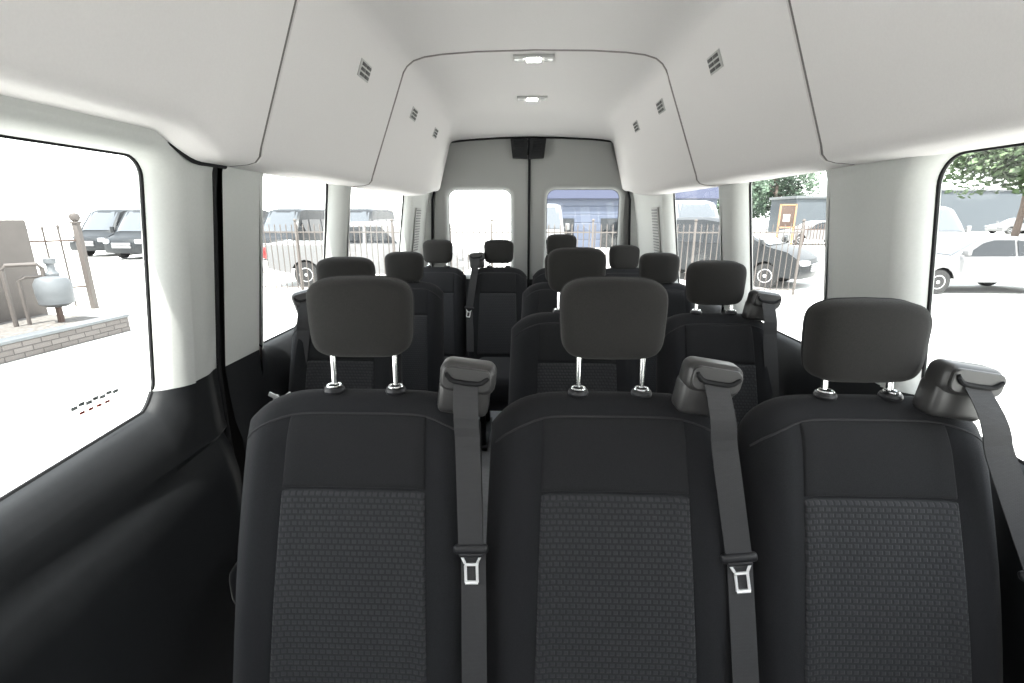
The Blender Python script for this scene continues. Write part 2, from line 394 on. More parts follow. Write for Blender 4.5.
mb.build('trim_8', M['black_rubber'], kind='structure')
# outer roof skin, closes the shell above the liner
mb = MB()
RP = [(0.975, 1.60), (0.965, 1.75), (0.90, 1.95), (0.80, 2.16), (0.68, 2.24), (0.4, 2.28), (0, 2.29)]
row = [(XC - x, z) for x, z in RP] + [(XC + x, z) for x, z in RP[::-1][1:]]
mb.grid(lambda i, y: (row[i][0], y, row[i][1]), list(range(len(row))), [-2.6, 0.5, 4.30])
mb.build('wall_roof_skin', M['white_paint'], kind='structure')
# dark seam strips visible in the gaps between liner panels
for k, yy in enumerate((1.380, 2.3505)):   # tube colour stands in for the shade inside each gap
    mb = MB(); P = liner_prof(yy, -1); Q = liner_prof(yy, 1)
    pp = [(XC - x - 0.004, yy, z + 0.0045) for x, z in P[1:]] + [(XC + x + 0.004, yy, z + 0.0045) for x, z in Q[1:][::-1][1:]]
    mb.tube(pp, 0.0055 + 0.0025 * k, n=6); mb.build('trim_%d' % (3 + k), mat('seam shadow gap %d' % k, (0.16 + 0.08 * k, 0.15 + 0.07 * k, 0.145 + 0.07 * k), 0.9), kind='structure')

# unseen front wall added behind the viewer to cut light from the cab end
mb = MB()
mb.box((XC, -2.62, 0.48), (1.95, 0.06, 0.96), 0.01); mb.box((XC, -2.62, 2.00), (1.95, 0.06, 0.60), 0.01)
for s in (-1, 1): mb.box((XC + s * 0.87, -2.62, 1.33), (0.21, 0.06, 0.76), 0.01)
mb.build('front_light_block', M['light_plastic'], kind='structure')
# ------------------------------------------------------------ floor
mb = MB()
mb.box((XC, 0.85, -0.02), (1.90, 6.9, 0.04)); mb.build('floor', M['floor'], kind='structure')

# ------------------------------------------------------------ rear doors
def rear_door(name, s, wx0, wx1):
    Y = 4.22; outer = [(0.008, 0.02), (0.80, 0.02), (0.83, 0.9), (0.80, 1.58), (0.765, 1.70), (0.655, 2.018), (0.50, 2.038), (0.25, 2.049), (0.008, 2.055)]
    hg = rrect(wx0, wx1, 0.93, 1.655, 0.075); hi = rrect(wx0 - 0.04, wx1 + 0.04, 0.89, 1.70, 0.11)
    bm = bmesh.new()
    def sheet(loops, y):
        flat = [p for lp in loops for p in lp]; vs = [bm.verts.new((p[0], y, p[1])) for p in flat]
        for t in tessellate_polygon([[Vector((p[0], p[1], 0)) for p in lp] for lp in loops]): bm.faces.new([vs[i] for i in t])
        return vs
    sheet([outer, hi], 0); N = len(hi); rows = []
    for k in range(7):
        t = k / 6; a = math.sin(t * PI / 2); b = 1 - math.cos(t * PI / 2)
        rows.append([bm.verts.new((p[0] + (q[0] - p[0]) * a, 0.05 * b, p[1] + (q[1] - p[1]) * a)) for p, q in zip(hi, hg)])
    rows.append([bm.verts.new((q[0], 0.07, q[1])) for q in hg])
    for ra, rb in zip(rows, rows[1:]):
        for i in range(N): bm.faces.new((ra[i], ra[(i + 1) % N], rb[(i + 1) % N], rb[i]))
    sheet([outer, hg], 0.07)
    o2 = [bm.verts.new((p[0], 0, p[1])) for p in outer]; o3 = [bm.verts.new((p[0], 0.07, p[1])) for p in outer]
    for i in range(len(outer)): j = (i + 1) % len(outer); bm.faces.new((o2[i], o2[j], o3[j], o3[i]))
    bmesh.ops.remove_doubles(bm, verts=bm.verts, dist=1e-5)
    bmesh.ops.bisect_plane(bm, geom=bm.verts[:] + bm.edges[:] + bm.faces[:], plane_co=(0, 0, 0.9), plane_no=(0, 0, 1))
    for f in bm.faces: f.material_index = 1 if f.calc_center_median().z < 0.9 else 0
    for v in bm.verts: v.co.x = XC - 0.012 + s * v.co.x; v.co.y += Y
    bmesh.ops.recalc_face_normals(bm, faces=bm.faces)
    me = bpy.data.meshes.new(name); bm.to_mesh(me); bm.free()
    me.materials.append(M['rear_plastic']); me.materials.append(M['dark_plastic'])
    me.polygons.foreach_set('use_smooth', [True] * len(me.polygons)); me.set_sharp_from_angle(angle=math.radians(28))
    o = bpy.data.objects.new(name, me); COL.objects.link(o); o['kind'] = 'structure'
    window([(XC - 0.012 + s * p[0], Y + 0.052, p[1]) for p in hg], 'Y')
    return o
M['rear_plastic'] = mat('grey rear door trim', (0.33, 0.335, 0.325), 0.6, spec=0.3, var=0.02, scale=150)
rear_door('door_1', -1, 0.150, 0.690)
rear_door('door_2', 1, 0.150, 0.765)
mb = MB()   # centre seal and frame seal around the two doors
mb.box((XC - 0.012, 4.212, 1.05), (0.020, 0.03, 2.05), 0.006)
mb.build('trim_5', M['black_rubber'], kind='structure')
mb = MB()
fr = [(0.835, 0.0), (0.862, 0.9), (0.832, 1.57), (0.79, 1.72), (0.672, 2.022), (0.5, 2.043), (0.25, 2.055), (0, 2.06)]
pts = [(XC - x, 4.215, z) for x, z in fr] + [(XC + x, 4.215, z) for x, z in fr[::-1][1:]]
mb.tube(pts, 0.009, n=8)
mb.build('trim_6', M['black_rubber'], kind='structure')
mb = MB()
mb.grid(lambda i, t: (XC + (fr[i][0] - 0.05 * t), 4.262, fr[i][1] - (0.05 * t if i > 3 else 0)), list(range(8)), [0, 1])
mb.grid(lambda i, t: (XC - (fr[i][0] - 0.05 * t), 4.262, fr[i][1] - (0.05 * t if i > 3 else 0)), list(range(8)), [0, 1])
mb.grid(lambda i, t: (XC + fr[i][0], 4.215 + 0.047 * t, fr[i][1]), list(range(8)), [0, 1])
mb.grid(lambda i, t: (XC - fr[i][0], 4.215 + 0.047 * t, fr[i][1]), list(range(8)), [0, 1])
mb.build('trim_7', M['rear_plastic'], kind='structure', smooth=0)
mb = MB()   # body frame behind the seals
fo = [(0.975, 0.0), (0.975, 0.9), (0.975, 1.57), (0.96, 1.75), (0.80, 2.15), (0.5, 2.27), (0.25, 2.285), (0, 2.29)]
mb.grid(lambda i, t: tuple(Vector((XC + fr[i][0] * (1 - t) + fo[i][0] * t, 4.225, (fr[i][1]) * (1 - t) + fo[i][1] * t))), list(range(8)), [0, 1])
mb.grid(lambda i, t: tuple(Vector((XC - fr[i][0] * (1 - t) - fo[i][0] * t, 4.225, (fr[i][1]) * (1 - t) + fo[i][1] * t))), list(range(8)), [0, 1])
mb.build('wall_back', M['light_plastic'], kind='structure', smooth=0)
# latch cover
lt = thing('latch_cover', 'black plastic latch cover over the top of the rear door seam', 'latch', (XC - 0.022, 4.19, 1.975))
for s in (-1, 1):
    mb = MB(); mb.add([(s * 0.008, -0.035, 0.065), (s * 0.145, -0.03, 0.068), (s * 0.128, -0.035, -0.078), (s * 0.008, -0.045, -0.085), (s * 0.008, 0.025, 0.065), (s * 0.145, 0.025, 0.068), (s * 0.128, 0.025, -0.078), (s * 0.008, 0.025, -0.085)],
        [(0, 1, 2, 3), (4, 7, 6, 5), (0, 4, 5, 1), (1, 5, 6, 2), (2, 6, 7, 3), (3, 7, 4, 0)])
    for k in range(3): mb.box((s * (0.075), -0.043, 0.04 - k * 0.035), (0.07, 0.01, 0.012), 0.003)
    mb.build('cover_half', M['dark_plastic'], lt, smooth=20)
mb = MB(); mb.tube([(0.0, -0.05, 0.05), (0.005, -0.055, 0.0), (0.0, -0.05, -0.06)], 0.008); mb.build('latch_rod', M['black_rubber'], lt)

# ------------------------------------------------------------ vents, lamps, pillar grilles
def air_vent(y, side, label, tz):
    P = liner_prof(y, side); c0, c1 = P[5], P[11]
    t = (tz - c0[1]) / (c1[1] - c0[1]); x = c0[0] + (c1[0] - c0[0]) * t
    d = Vector((side * (c1[0] - c0[0]), 0, c1[1] - c0[1])).normalized()     # up along cove
    yv = Vector((0, 1, 0)); nrm = d.cross(yv); nrm = nrm if nrm.x * side < 0 else -nrm
    o = thing('air_vent', label, 'vent', (XC + side * x, y, tz), 0, 'small louvred vents in the roof coves')
    R = Matrix((yv, d, nrm)).transposed().to_4x4()
    mb = MB()
    mb.box(nrm * 0.001, (0.112, 0.058, 0.004), 0.0018, rot=R); mb.build('frame', M['vent_grey'], o)
    for k in range(3):
        for j in (-1, 1):
            mb = MB(); mb.box(nrm * 0.0035 + d * (k - 1) * 0.017 + yv * j * 0.024 + yv * 0.004, (0.042, 0.011, 0.003), 0.001, rot=R); mb.build('louvre', M['vent'], o)
for (y, s, l) in ((1.92, -1, 'small louvred vent in left roof cove, nearest of the left three'), (2.70, -1, 'small louvred vent in left roof cove just behind the arch seam'), (3.30, -1, 'small louvred vent in left roof cove nearest the rear doors'),
                  (1.86, 1, 'small louvred vent in right roof cove, nearest of the right three'), (2.56, 1, 'small louvred vent in right roof cove just behind the arch seam'), (3.10, 1, 'small louvred vent in right roof cove nearest the rear doors')):
    air_vent(y, s, l, 1.955)
for (y, l) in ((2.44, 'lit oblong ceiling lamp just behind the arch seam'), (3.22, 'lit oblong ceiling lamp nearer the rear doors')):
    o = thing('dome_lamp', l, 'lamp', (XC, y, 2.143), 0, 'lit ceiling lamps down the middle of the roof')
    mb = MB(); mb.box((0, 0, -0.005), (0.185, 0.085, 0.014), 0.005); mb.build('lamp_housing', M['vent_grey'], o)
    mb = MB(); mb.box((0, 0, -0.0125), (0.065, 0.055, 0.008), 0.003); mb.build('lamp_lens', M['lamp'], o)
    for s in (-1, 1): mb = MB(); mb.box((s * 0.065, 0, -0.0125), (0.042, 0.05, 0.005), 0.002); mb.build('lamp_button', M['white_paint'], o)
for s, y, l in ((-1, 3.83, 'narrow slotted grey grille in the left rear pillar'), (1, 3.52, 'narrow slotted grey grille in the right rear pillar')):
    o = thing('pillar_grille', l, 'grille', (XC + s * 0.890, y, 1.33))
    mb = MB(); mb.box((0, 0, 0), (0.008, 0.17, 0.34), 0.004, rot=Matrix.Rotation(-s * 0.139, 4, 'Y')); mb.build('grille_frame', M['vent_grey'], o)
    mb = MB()
    for k in range(16): mb.box((-s * 0.005 + s * 0.14 * (0.15 - k * 0.02), 0, -0.15 + k * 0.02), (0.006, 0.145, 0.008), 0.002)
    mb.build('grille_slats', mat('grey grille slats', (0.16, 0.165, 0.165), 0.6), o)

# ------------------------------------------------------------ seats
ZT, ZB = 1.092, 0.50
def seat_parts(root, W, style, hl):
    REC = 0.33
    def ztop(u): return ZT - 0.062 * abs(u / W) ** 5
    def edge(t, t0): 
        t = abs(t)
        return 1.0 if t <= t0 else math.sqrt(max(0, 1 - ((t - t0) / (1 - t0)) ** 2))
    def Wz(z): return W * (1.0 + 0.012 * (ZT - z) - 0.035 * smooth01((z - 0.75) / 0.35))
    def front(u, z):
        b = (z - ZB) / (ztop(u) - ZB); a = u / Wz(z)
        bol = 0.018 * math.exp(-((abs(a) - 0.76) / 0.16) ** 2)
        d = (0.050 + bol + 0.012 * math.sin(PI * min(1, max(0, (z - 0.5) / 0.55)))) * edge(a, 0.72) * edge(b, 0.86)
        return d
    def P(u, z, off=0.0): return (u, (z - ZT) * REC - front(u, z) - off, z)
    us = [-1, -0.985, -0.95, -0.9, -0.84, -0.76, -0.68, -0.6, -0.5, -0.3, -0.1, 0.1, 0.3, 0.5, 0.6, 0.68, 0.76, 0.84, 0.9, 0.95, 0.985, 1]
    bs = [0, 0.1, 0.25, 0.4, 0.55, 0.7, 0.8, 0.86, 0.9, 0.935, 0.965, 0.985, 0.996, 1]
    mb = MB()
    def gf(a, b, back):
        u0 = a * W; z = ZB + b * (ztop(u0) - ZB); u = a * Wz(z)
        if back: d = -0.045 * edge(a, 0.8) * edge(b, 0.88)
        else: d = front(u, z) if abs(a) < 1 and b < 1 else 0
        return (u, (z - ZT) * REC - d, z)
    mb.grid(lambda a, b: gf(a, b, False), us, bs); mb.grid(lambda a, b: gf(a, b, True), us, bs, flip=True)
    mb.build('backrest', M['cloth'], root, smooth=60)
    pw = 0.143 if W > 0.22 else 0.125
    def patch(name, z0, z1, m, wid0, wid1):
        mb = MB(); aa = [-1, -0.985, -0.96, -0.8, -0.5, 0, 0.5, 0.8, 0.96, 0.985, 1]; N = 12
        bb = [0, 0.015, 0.03] + [k / N for k in range(1, N)] + [0.97, 0.985, 1]
        def q(a, b):
            z = z0 + (z1 - z0) * b; wd = wid0 + (wid1 - wid0) * b
            e = 0.007 * min(1, math.sqrt(min(1, (1 - abs(a)) / 0.04))) * min(1, math.sqrt(min(1, min(b, 1 - b) * (z1 - z0) / 0.006)))
            return P(a * wd, z, e - 0.001)
        mb.grid(q, aa, bb); return mb.build(name, m, root, smooth=60)
    patch('seat_insert', 0.52, 0.925, M['insert'], pw + 0.012, pw)
    patch('shoulder_panel', 0.928, 1.058, M['shoulder_cloth'], pw, pw - 0.004)
    mb = MB(); pp = []
    for i in range(25):
        u = (-0.93 + 1.86 * i / 24) * W; pp.append(P(u, ztop(u) - 0.032 - 0.02 * (abs(u / W)) ** 6, 0.0005))
    mb.tube(pp, 0.0022, n=6); mb.build('piping', M['piping'], root)
    # cushion
    mb = MB(); 
    cw = W if W > 0.22 else W - 0.062
    def cush(a, t):
        u = a * cw; ang = t
        return None
    mb.box((0, -0.46, 0.43), (2 * cw - 0.01, 0.52, 0.15), 0.05, seg=4); mb.build('cushion', M['cloth'], root)
    mb = MB(); mb.box((0, -0.42, 0.31), (2 * cw - 0.06, 0.44, 0.08), 0.01)
    mb.build('seat_base', M['black_plastic'], root)
    for sx in (-1, 1):
        mb = MB(); mb.tube([(sx * (cw - 0.07), -0.60, 0.0), (sx * (cw - 0.07), -0.58, 0.29)], 0.02); mb.tube([(sx * (cw - 0.07), -0.22, 0.0), (sx * (cw - 0.07), -0.26, 0.29)], 0.02)
        mb.box((sx * (cw - 0.07), -0.41, 0.015), (0.06, 0.48, 0.02), 0.004); mb.build('leg_frame', M['black_plastic'], root)
    # headrest on two chrome posts
    dz, hw, hh = hl
    zc = 1.249 + dz; 
    def hr(a, t):
        # a: angle round outline, t: -1 front .. 1 back
        rr = (1 - abs(t) ** 3.2) ** 0.5 if abs(t) < 1 else 0
        rr = 0.0 if abs(t) >= 1 else (0.86 + 0.14 * (1 - abs(t) ** 2.5)) * (1 - abs(t) ** 9) ** 0.5
        e = 0.40
        ca, sa = math.cos(a), math.sin(a)
        x = math.copysign(abs(ca) ** e, ca); z = math.copysign(abs(sa) ** e, sa)
        x *= hw * (1 + 0.035 * z) * rr; zz = z * hh * 0.5 * rr
        if z > 0: zz -= 0.006 * (x / hw) ** 2
        y = 0.045 * t - 0.006 * (1 - (x / hw) ** 2) * (1 if t < 0 else -0.5) + 0.010 + 0.05 * zz
        return (x, y, zc + zz)
    n = 48; al = [2 * PI * k / n for k in range(n)]; ts = [-1, -0.995, -0.98, -0.93, -0.85, -0.7, -0.4, 0, 0.4, 0.7, 0.85, 0.93, 0.98, 0.995, 1]
    mb = MB(); mb.grid(hr, al, ts, closeu=True); h = mb.build('headrest', M['head_cloth'], root, smooth=70)
    mb = MB(); pts = [Vector(hr(a, 0.25)) for a in al]; c = Vector((0, 0, zc))
    mb.tube(pts, 0.0014, n=5, closed=True); mb.build('headrest_seam', M['piping'], h)
    for sx in (-1, 1):
        mb = MB(); mb.tube([(sx * 0.065, -0.004, ZT - 0.02), (sx * 0.065, 0.006, zc - hh * 0.5 + 0.02)], 0.0063, n=12); mb.build('headrest_post', M['chrome'], root)
        mb = MB(); mb.lathe([(0.020, -0.003), (0.0215, 0.002), (0.019, 0.008), (0.010, 0.010)], (sx * 0.065, -0.006, ZT), n=20); cb = mb.build('post_collar', M['black_plastic'], root)
        mb = MB(); mb.tube([(sx * 0.065 + 0.0135 * math.cos(t), -0.006 + 0.0135 * math.sin(t), ZT + 0.011) for t in [2 * PI * k / 20 for k in range(20)]], 0.0022, n=6, closed=True); mb.build('collar_ring', M['chrome'], cb)
    return root

def make_seat(label, x, y, W, hl, group):
    t = thing('passenger_chair', label, 'seat', (x, y, 0), 0, group); seat_parts(t, W, 0, hl); return t
HR = (0.105, 0.162)
R1, R2, R3, R4 = 0.945, 1.80, 2.64, 3.40
seats = [
 # label, x, y, half width, headrest (dz, half width, height), group
 ('charcoal cloth seat nearest the sliding door in the closest row', -0.339, R1, 0.252, (0.0,) + HR, 'seats of the closest row'),
 ('charcoal cloth seat in the middle of the closest row', 0.172, R1, 0.252, (0.0,) + HR, 'seats of the closest row'),
 ('charcoal cloth seat at the right window of the closest row, its headrest pushed down', 0.674, R1, 0.245, (-0.042, 0.112, 0.165), 'seats of the closest row'),
 ('single charcoal seat by the left window in the second row, mostly behind a headrest', -0.690, R2, 0.215, (-0.037, 0.108, 0.165), 'seats of the second row'),
 ('charcoal aisle seat of the second row, its raised headrest in front of the rear-door window', 0.183, R2, 0.250, (0.0, 0.108, 0.165), 'seats of the second row'),
 ('charcoal second-row seat by the right window with a grey belt guide at its shoulder', 0.700, R2, 0.215, (-0.045,) + HR, 'seats of the second row'),
 ('single charcoal seat on the left side of the third row', -0.680, R3, 0.225, (-0.078,) + HR, 'seats of the third row'),
 ('charcoal aisle seat of the third row, hidden but for its left shoulder', 0.20, R3, 0.235, (-0.080,) + HR, 'seats of the third row'),
 ('charcoal seat by the right window in the third row', 0.715, R3, 0.200, (-0.080,) + HR, 'seats of the third row'),
 ('charcoal seat at the far left end of the rearmost row', -0.632, R4, 0.205, (-0.050, 0.103, 0.162), 'seats of the rearmost row'),
 ('charcoal seat in the rearmost row directly behind the aisle gap', -0.203, R4, 0.205, (-0.050, 0.103, 0.162), 'seats of the rearmost row'),
 ('charcoal rearmost-row seat just right of the door seam, its headrest the highest there', 0.235, R4, 0.205, (-0.012, 0.103, 0.162), 'seats of the rearmost row'),
 ('charcoal seat at the far right end of the rearmost row', 0.672, R4, 0.205, (-0.085, 0.103, 0.162), 'seats of the rearmost row'),
]
protos = {}
for (lb, x, y, W, hl, g) in seats:
    key = (W, hl)
    if key in protos:
        o = copy_tree(protos[key]); o.location = (x, y, 0); o['label'] = lb; o['group'] = g
    else: protos[key] = make_seat(lb, x, y, W, hl, g)

# ------------------------------------------------------------ belt guides and belts
def belt(label, gx, gy, gz, roll, tx, ty, tz, hs=1.0, glabel='', down=True, grp=None, yaw=0, end=None):
    g = thing('belt_guide', glabel, 'belt guide', (gx, gy, gz), 0, 'grey belt guides on the seat shoulders')
    R = Matrix.Rotation(yaw, 4, 'Z') @ Matrix.Rotation(roll, 4, 'Y')
    mb = MB(); mb.box((0, 0.0, 0.0), (0.108 * hs, 0.062, 0.062), 0.020, rot=R, seg=5)
    mb.box(R @ Vector((-0.004, 0.004, -0.042)), (0.100 * hs, 0.056, 0.070), 0.014, rot=R, seg=4)
    mb.build('guide_housing', M['guide'], g, smooth=50)
    mb = MB(); lp = rrect(-0.046 * hs, 0.046 * hs, -0.019, 0.025, 0.014); n_ = len(lp)
    mb.add([R @ Vector((a, -0.0335, b)) for a, b in lp] + [R @ Vector((a * 0.96, -0.0350, (b - 0.003) * 0.94 + 0.003)) for a, b in lp] + [R @ Vector((a, -0.026, b)) for a, b in lp],
           [tuple(range(n_, 2 * n_))] + [(i, (i + 1) % n_, (i + 1) % n_ + n_, i + n_) for i in range(n_)] + [(i + 2 * n_, (i + 1) % n_ + 2 * n_, (i + 1) % n_, i) for i in range(n_)]); fc = mb.build('guide_face', mat('grey guide face', (0.046, 0.045, 0.045), 0.4), g)
    mb = MB(); sl = [(-0.040, 0.014), (-0.037, 0.008), (-0.030, 0.001), (-0.022, -0.002), (0, -0.003), (0.022, -0.002), (0.030, 0.001), (0.037, 0.008), (0.041, 0.012)]
    mb.tube([R @ Vector((a * hs, -0.036, b)) for a, b in sl], [0.003, 0.0045, 0.005, 0.005, 0.005, 0.005, 0.005, 0.0045, 0.003], n=8); mb.build('belt_slot', M['black_rubber'], g)
    # webbing
    b = thing('seat_belt', label, 'seat belt', (gx, gy, gz), 0, grp or 'grey seat belts hanging from the seat shoulders')
    w2 = 0.0235; S = R @ Vector((0, -0.036, -0.006)); T = Vector((tx - gx, ty - gy, tz - gz)); axS = R @ Vector((1, 0, 0)); 
    d = (T - S); axT = d.cross(Vector((0, 1, 0.3))).normalized(); axT = axT if axT.x > 0 else -axT
    mb = MB(); N = 16; vs = []
    th = Vector((0, 0.0012, 0))
    for k in range(N + 1):
        t = k / N; c = S.lerp(T, t) + Vector((0, -0.012 * math.sin(PI * min(1, t * 3)) if t < 0.33 else 0, 0)); ax = axS.lerp(axT, smooth01(t * 2))
        vs += [c - ax * w2 - th, c + ax * w2 - th, c + ax * w2 + th, c - ax * w2 + th]
    fs = []
    for k in range(N):
        for q in range(4): fs.append((k * 4 + q, k * 4 + (q + 1) % 4, (k + 1) * 4 + (q + 1) % 4, (k + 1) * 4 + q))
    fs += [(3, 2, 1, 0), tuple(N * 4 + q for q in range(4))]
    if end is None and down:
        mb.add(vs, fs); vs = []
        E0 = T + Vector((0.004, 0.008, 0)); E1 = Vector((T.x + 0.012, T.y - 0.10, -0.62)) if down else None
        for k in range(7):
            t = k / 6; c = E0.lerp(E1, t) + Vector((0, -0.0, 0)); vs += [c - Vector((w2, 0, 0)) - th, c + Vector((w2, 0, 0)) - th, c + Vector((w2, 0, 0)) + th, c - Vector((w2, 0, 0)) + th]
        fs = [(k * 4 + q, k * 4 + (q + 1) % 4, (k + 1) * 4 + (q + 1) % 4, (k + 1) * 4 + q) for k in range(6) for q in range(4)] + [(3, 2, 1, 0), (24, 25, 26, 27)]
    mb.add(vs, fs); mb.build('webbing', M['webbing'], b, smooth=0)
    # tongue
    dn = d.normalized(); RT = Matrix((axT, axT.cross(-dn).normalized() * -1, -dn)).transposed().to_4x4()
    mb = MB(); mb.box(T, (0.066, 0.014, 0.018), 0.0065, rot=RT, seg=4)
    mb.box(T + dn * 0.010, (0.046, 0.012, 0.010), 0.004, rot=RT, seg=3); mb.build('tongue_grip', M['black_plastic'], b, smooth=50)
    mb = MB(); F = lambda a, c: T + axT * a + dn * c + Vector((0, -0.002, 0))
    for s in (-1, 1):
        mb.tube([F(s * 0.018, 0.012), F(s * 0.012, 0.025), F(s * 0.0110, 0.031), F(s * 0.0110, 0.062)], 0.0028, n=6)
    mb.tube([F(-0.0120, 0.0625), F(0.0120, 0.0625)], 0.0036, n=6); mb.tube([F(-0.0115, 0.0285), F(0.0115, 0.0285)], 0.0028, n=6)
    mb.build('tongue', M['steel'], b)
belt('grey seat belt hanging between the left and middle seats of the closest row', -0.1135, 0.885, 1.146, math.radians(7), -0.103, 0.775, 0.838, glabel='grey belt guide on the inner shoulder of the closest left seat')
belt('grey seat belt slanting down between the middle and right seats of the closest row', 0.352, 0.885, 1.150, math.radians(9), 0.398, 0.775, 0.832, glabel='grey belt guide between the middle and right headrests of the closest row')
belt('grey seat belt slanting out of frame beside the closest right-window seat', 0.822, 0.885, 1.150, math.radians(8), 0.905, 0.74, 0.84, glabel='grey belt guide at the right end of the closest row by the window', yaw=-0.05)
belt('grey seat belt on the window side of the second-row left seat', -0.835, R2 - 0.02, 1.145, math.radians(-14), -0.85, R2 - 0.16, 0.80, glabel='dark belt guide on the window shoulder of the second-row left seat', yaw=0.3)
belt('grey seat belt on the window side of the second-row right seat', 0.862, R2 - 0.04, 1.15, math.radians(8), 0.885, R2 - 0.16, 0.80, glabel='dark belt guide on the window shoulder of the second-row right seat')
belt('grey seat belt hanging between the two left seats of the rearmost row', -0.352, R4 - 0.04, 1.165, math.radians(-6), -0.398, R4 - 0.16, 0.83, glabel='dark belt guide between the two left headrests of the rearmost row')
# buckles shining behind the closest left seat
o = thing('belt_buckle', 'shiny chrome belt buckle tongues low by the left wall behind the closest left seat', 'buckle', (-0.845, 1.52, 0.845))
for k, (dx, a) in enumerate(((-0.02, 0.5), (0.02, -0.6))):
    mb = MB(); mb.box((dx, 0, 0), (0.045, 0.006, 0.016), 0.002, rot=Matrix.Rotation(a, 4, 'Y')); mb.box((dx, 0.006, -0.02), (0.02, 0.008, 0.05), 0.003); mb.build('buckle_tongue', M['steel'], o)

# ------------------------------------------------------------ outside: ground
mb = MB(); mb.box((0, 60, GZ - 0.1), (320, 240, 0.2)); mb.build('ground', M['concrete'], kind='structure', smooth=0)

# beige building at left
mb = MB(); mb.box((-14.2, 6.3, GZ + 1.05), (8.9, 6.0, 2.1), 0.02); b_ = mb.build('stucco_wall', M['stucco'])
tag(b_, 'plain beige stucco building outside the sliding-door window', 'building')
# block retaining wall and raised bed
A = Vector((-8.35, 3.0)); B = Vector((-7.75, 8.9)); L = (B - A).length; ang = math.atan2(B.y - A.y, B.x - A.x)
rt = thing('retaining_wall', 'low wall of pale concrete blocks in front of the gas meter', 'wall', (A.x, A.y, GZ), ang)
mb = MB(); mb.box((L / 2, 0.12, 0.14), (L, 0.24, 0.28), 0.012); mb.build('block_courses', M['blocks'], rt)
mb = MB(); mb.box((L / 2, 0.12, 0.305), (L + 0.03, 0.29, 0.05), 0.01); mb.build('cap_course', M['meter'], rt)
mb = MB(); mb.add([(-8.66, 3.0, GZ + 0.26), (-8.05, 8.9, GZ + 0.26), (-9.74, 9.2, GZ + 0.26), (-9.74, 3.2, GZ + 0.26), (-8.66, 3.0, GZ), (-8.05, 8.9, GZ), (-9.74, 9.2, GZ), (-9.74, 3.2, GZ)], [(0, 1, 2, 3), (4, 5, 1, 0), (5, 6, 2, 1), (6, 7, 3, 2), (7, 4, 0, 3)])
tag(mb.build('gravel_bed', M['gravel'], smooth=0), 'raised gravel bed between the block wall and beige building', 'gravel')
# gas meter
gm = thing('gas_meter', 'pale grey gas meter with looped pipes beside the beige wall', 'meter', (-8.72, 8.45, GZ + 0.26), math.radians(42))
mb = MB(); mb.lathe([(0.16, 0.30), (0.25, 0.36), (0.27, 0.55), (0.27, 0.72), (0.22, 0.82), (0.10, 0.86)], (0.05, 0, 0), n=16); mb.build('meter_body', M['meter'], gm)
mb = MB(); mb.lathe([(0.09, 0), (0.10, 0.06), (0.06, 0.12), (0.06, 0.22), (0.09, 0.25), (0.09, 0.33)], (0.08, 0, 0.84), n=14); mb.build('regulator', M['meter'], gm)
mb = MB(); mb.tube([(-0.55, 0, 0), (-0.55, 0, 1.0), (-0.50, 0, 1.08), (-0.1, 0, 1.08), (-0.04, 0, 1.0), (-0.04, 0, 0.8)], 0.035); mb.build('pipe', M['fence'], gm)
mb = MB(); mb.tube([(-0.38, 0.05, 0), (-0.38, 0.05, 0.8), (-0.3, 0.05, 0.86), (0.0, 0.05, 0.86)], 0.03); mb.build('pipe', M['fence'], gm)
mb = MB(); mb.tube([(0.05, 0, 0), (0.05, 0, 0.35)], 0.05); mb.build('stand', M['rust'], gm)

# fence beside the meter: thick ball-topped post and thin pickets
pf = thing('iron_fence', 'short tan iron fence stub with ball-topped post beside the gas meter', 'fence', (-10.45, 11.1, GZ), 0)
mb = MB(); mb.box((0, 0, 1.0), (0.12, 0.12, 2.0), 0.01); mb.box((0, 0, 2.02), (0.16, 0.16, 0.05), 0.01); post = mb.build('post', M['fence'], pf)
mb = MB(); mb.lathe([(0.02, -0.11), (0.085, -0.07), (0.105, 0), (0.085, 0.07), (0.02, 0.105)], (0, 0, 2.14), n=14); mb.build('ball_finial', M['fence'], post)
for k in range(5):
    mb = MB(); x = -0.24 - k * 0.17; yy = -0.22 - k * 0.20; mb.tube([(x, yy, 0.1), (x, yy, 1.88 - 0.03 * k), (x, yy, 1.94 - 0.03 * k), (x, yy, 2.0 - 0.03 * k)], [0.02, 0.02, 0.034, 0.004], n=8); mb.build('picket', M['fence'], pf)
for z in (0.55, 1.62):
    mb = MB(); mb.tube([(0, 0, z), (-0.95, -1.03, z)], 0.022); mb.build('rail', M['rust'], pf)

# long picket fence behind the van
FY = 13.7
lf = thing('picket_fence', 'long tan metal picket fence running across behind the van', 'fence', (-9.4, FY, GZ))
n = 105; sp = 16.9 / n; pk = None
for k in range(n):
    x = k * sp
    if pk is None:
        mb = MB(); mb.tube([(0, 0, 0.08), (0, 0, 1.84), (0, 0, 1.88), (0, 0, 1.95)], [0.015, 0.015, 0.022, 0.003], n=6); pk = mb.build('picket', M['fence'], lf)
    elif k < 100: c = pk.copy(); COL.objects.link(c); c.parent = lf; c.location = (x, 0, 0)
    else:
        if k == 100: rest = MB()
        rest.tube([(x, 0, 0.08), (x, 0, 1.84), (x, 0, 1.88), (x, 0, 1.95)], [0.012, 0.012, 0.020, 0.003], n=6)
r_ = rest.build('picket_row', M['fence'], lf); r_['kind'] = 'stuff'
for z in (0.16, 1.72):
    mb = MB(); mb.box((16.9 / 2, 0, z), (16.9, 0.03, 0.035)); mb.build('rail', M['fence'], lf)
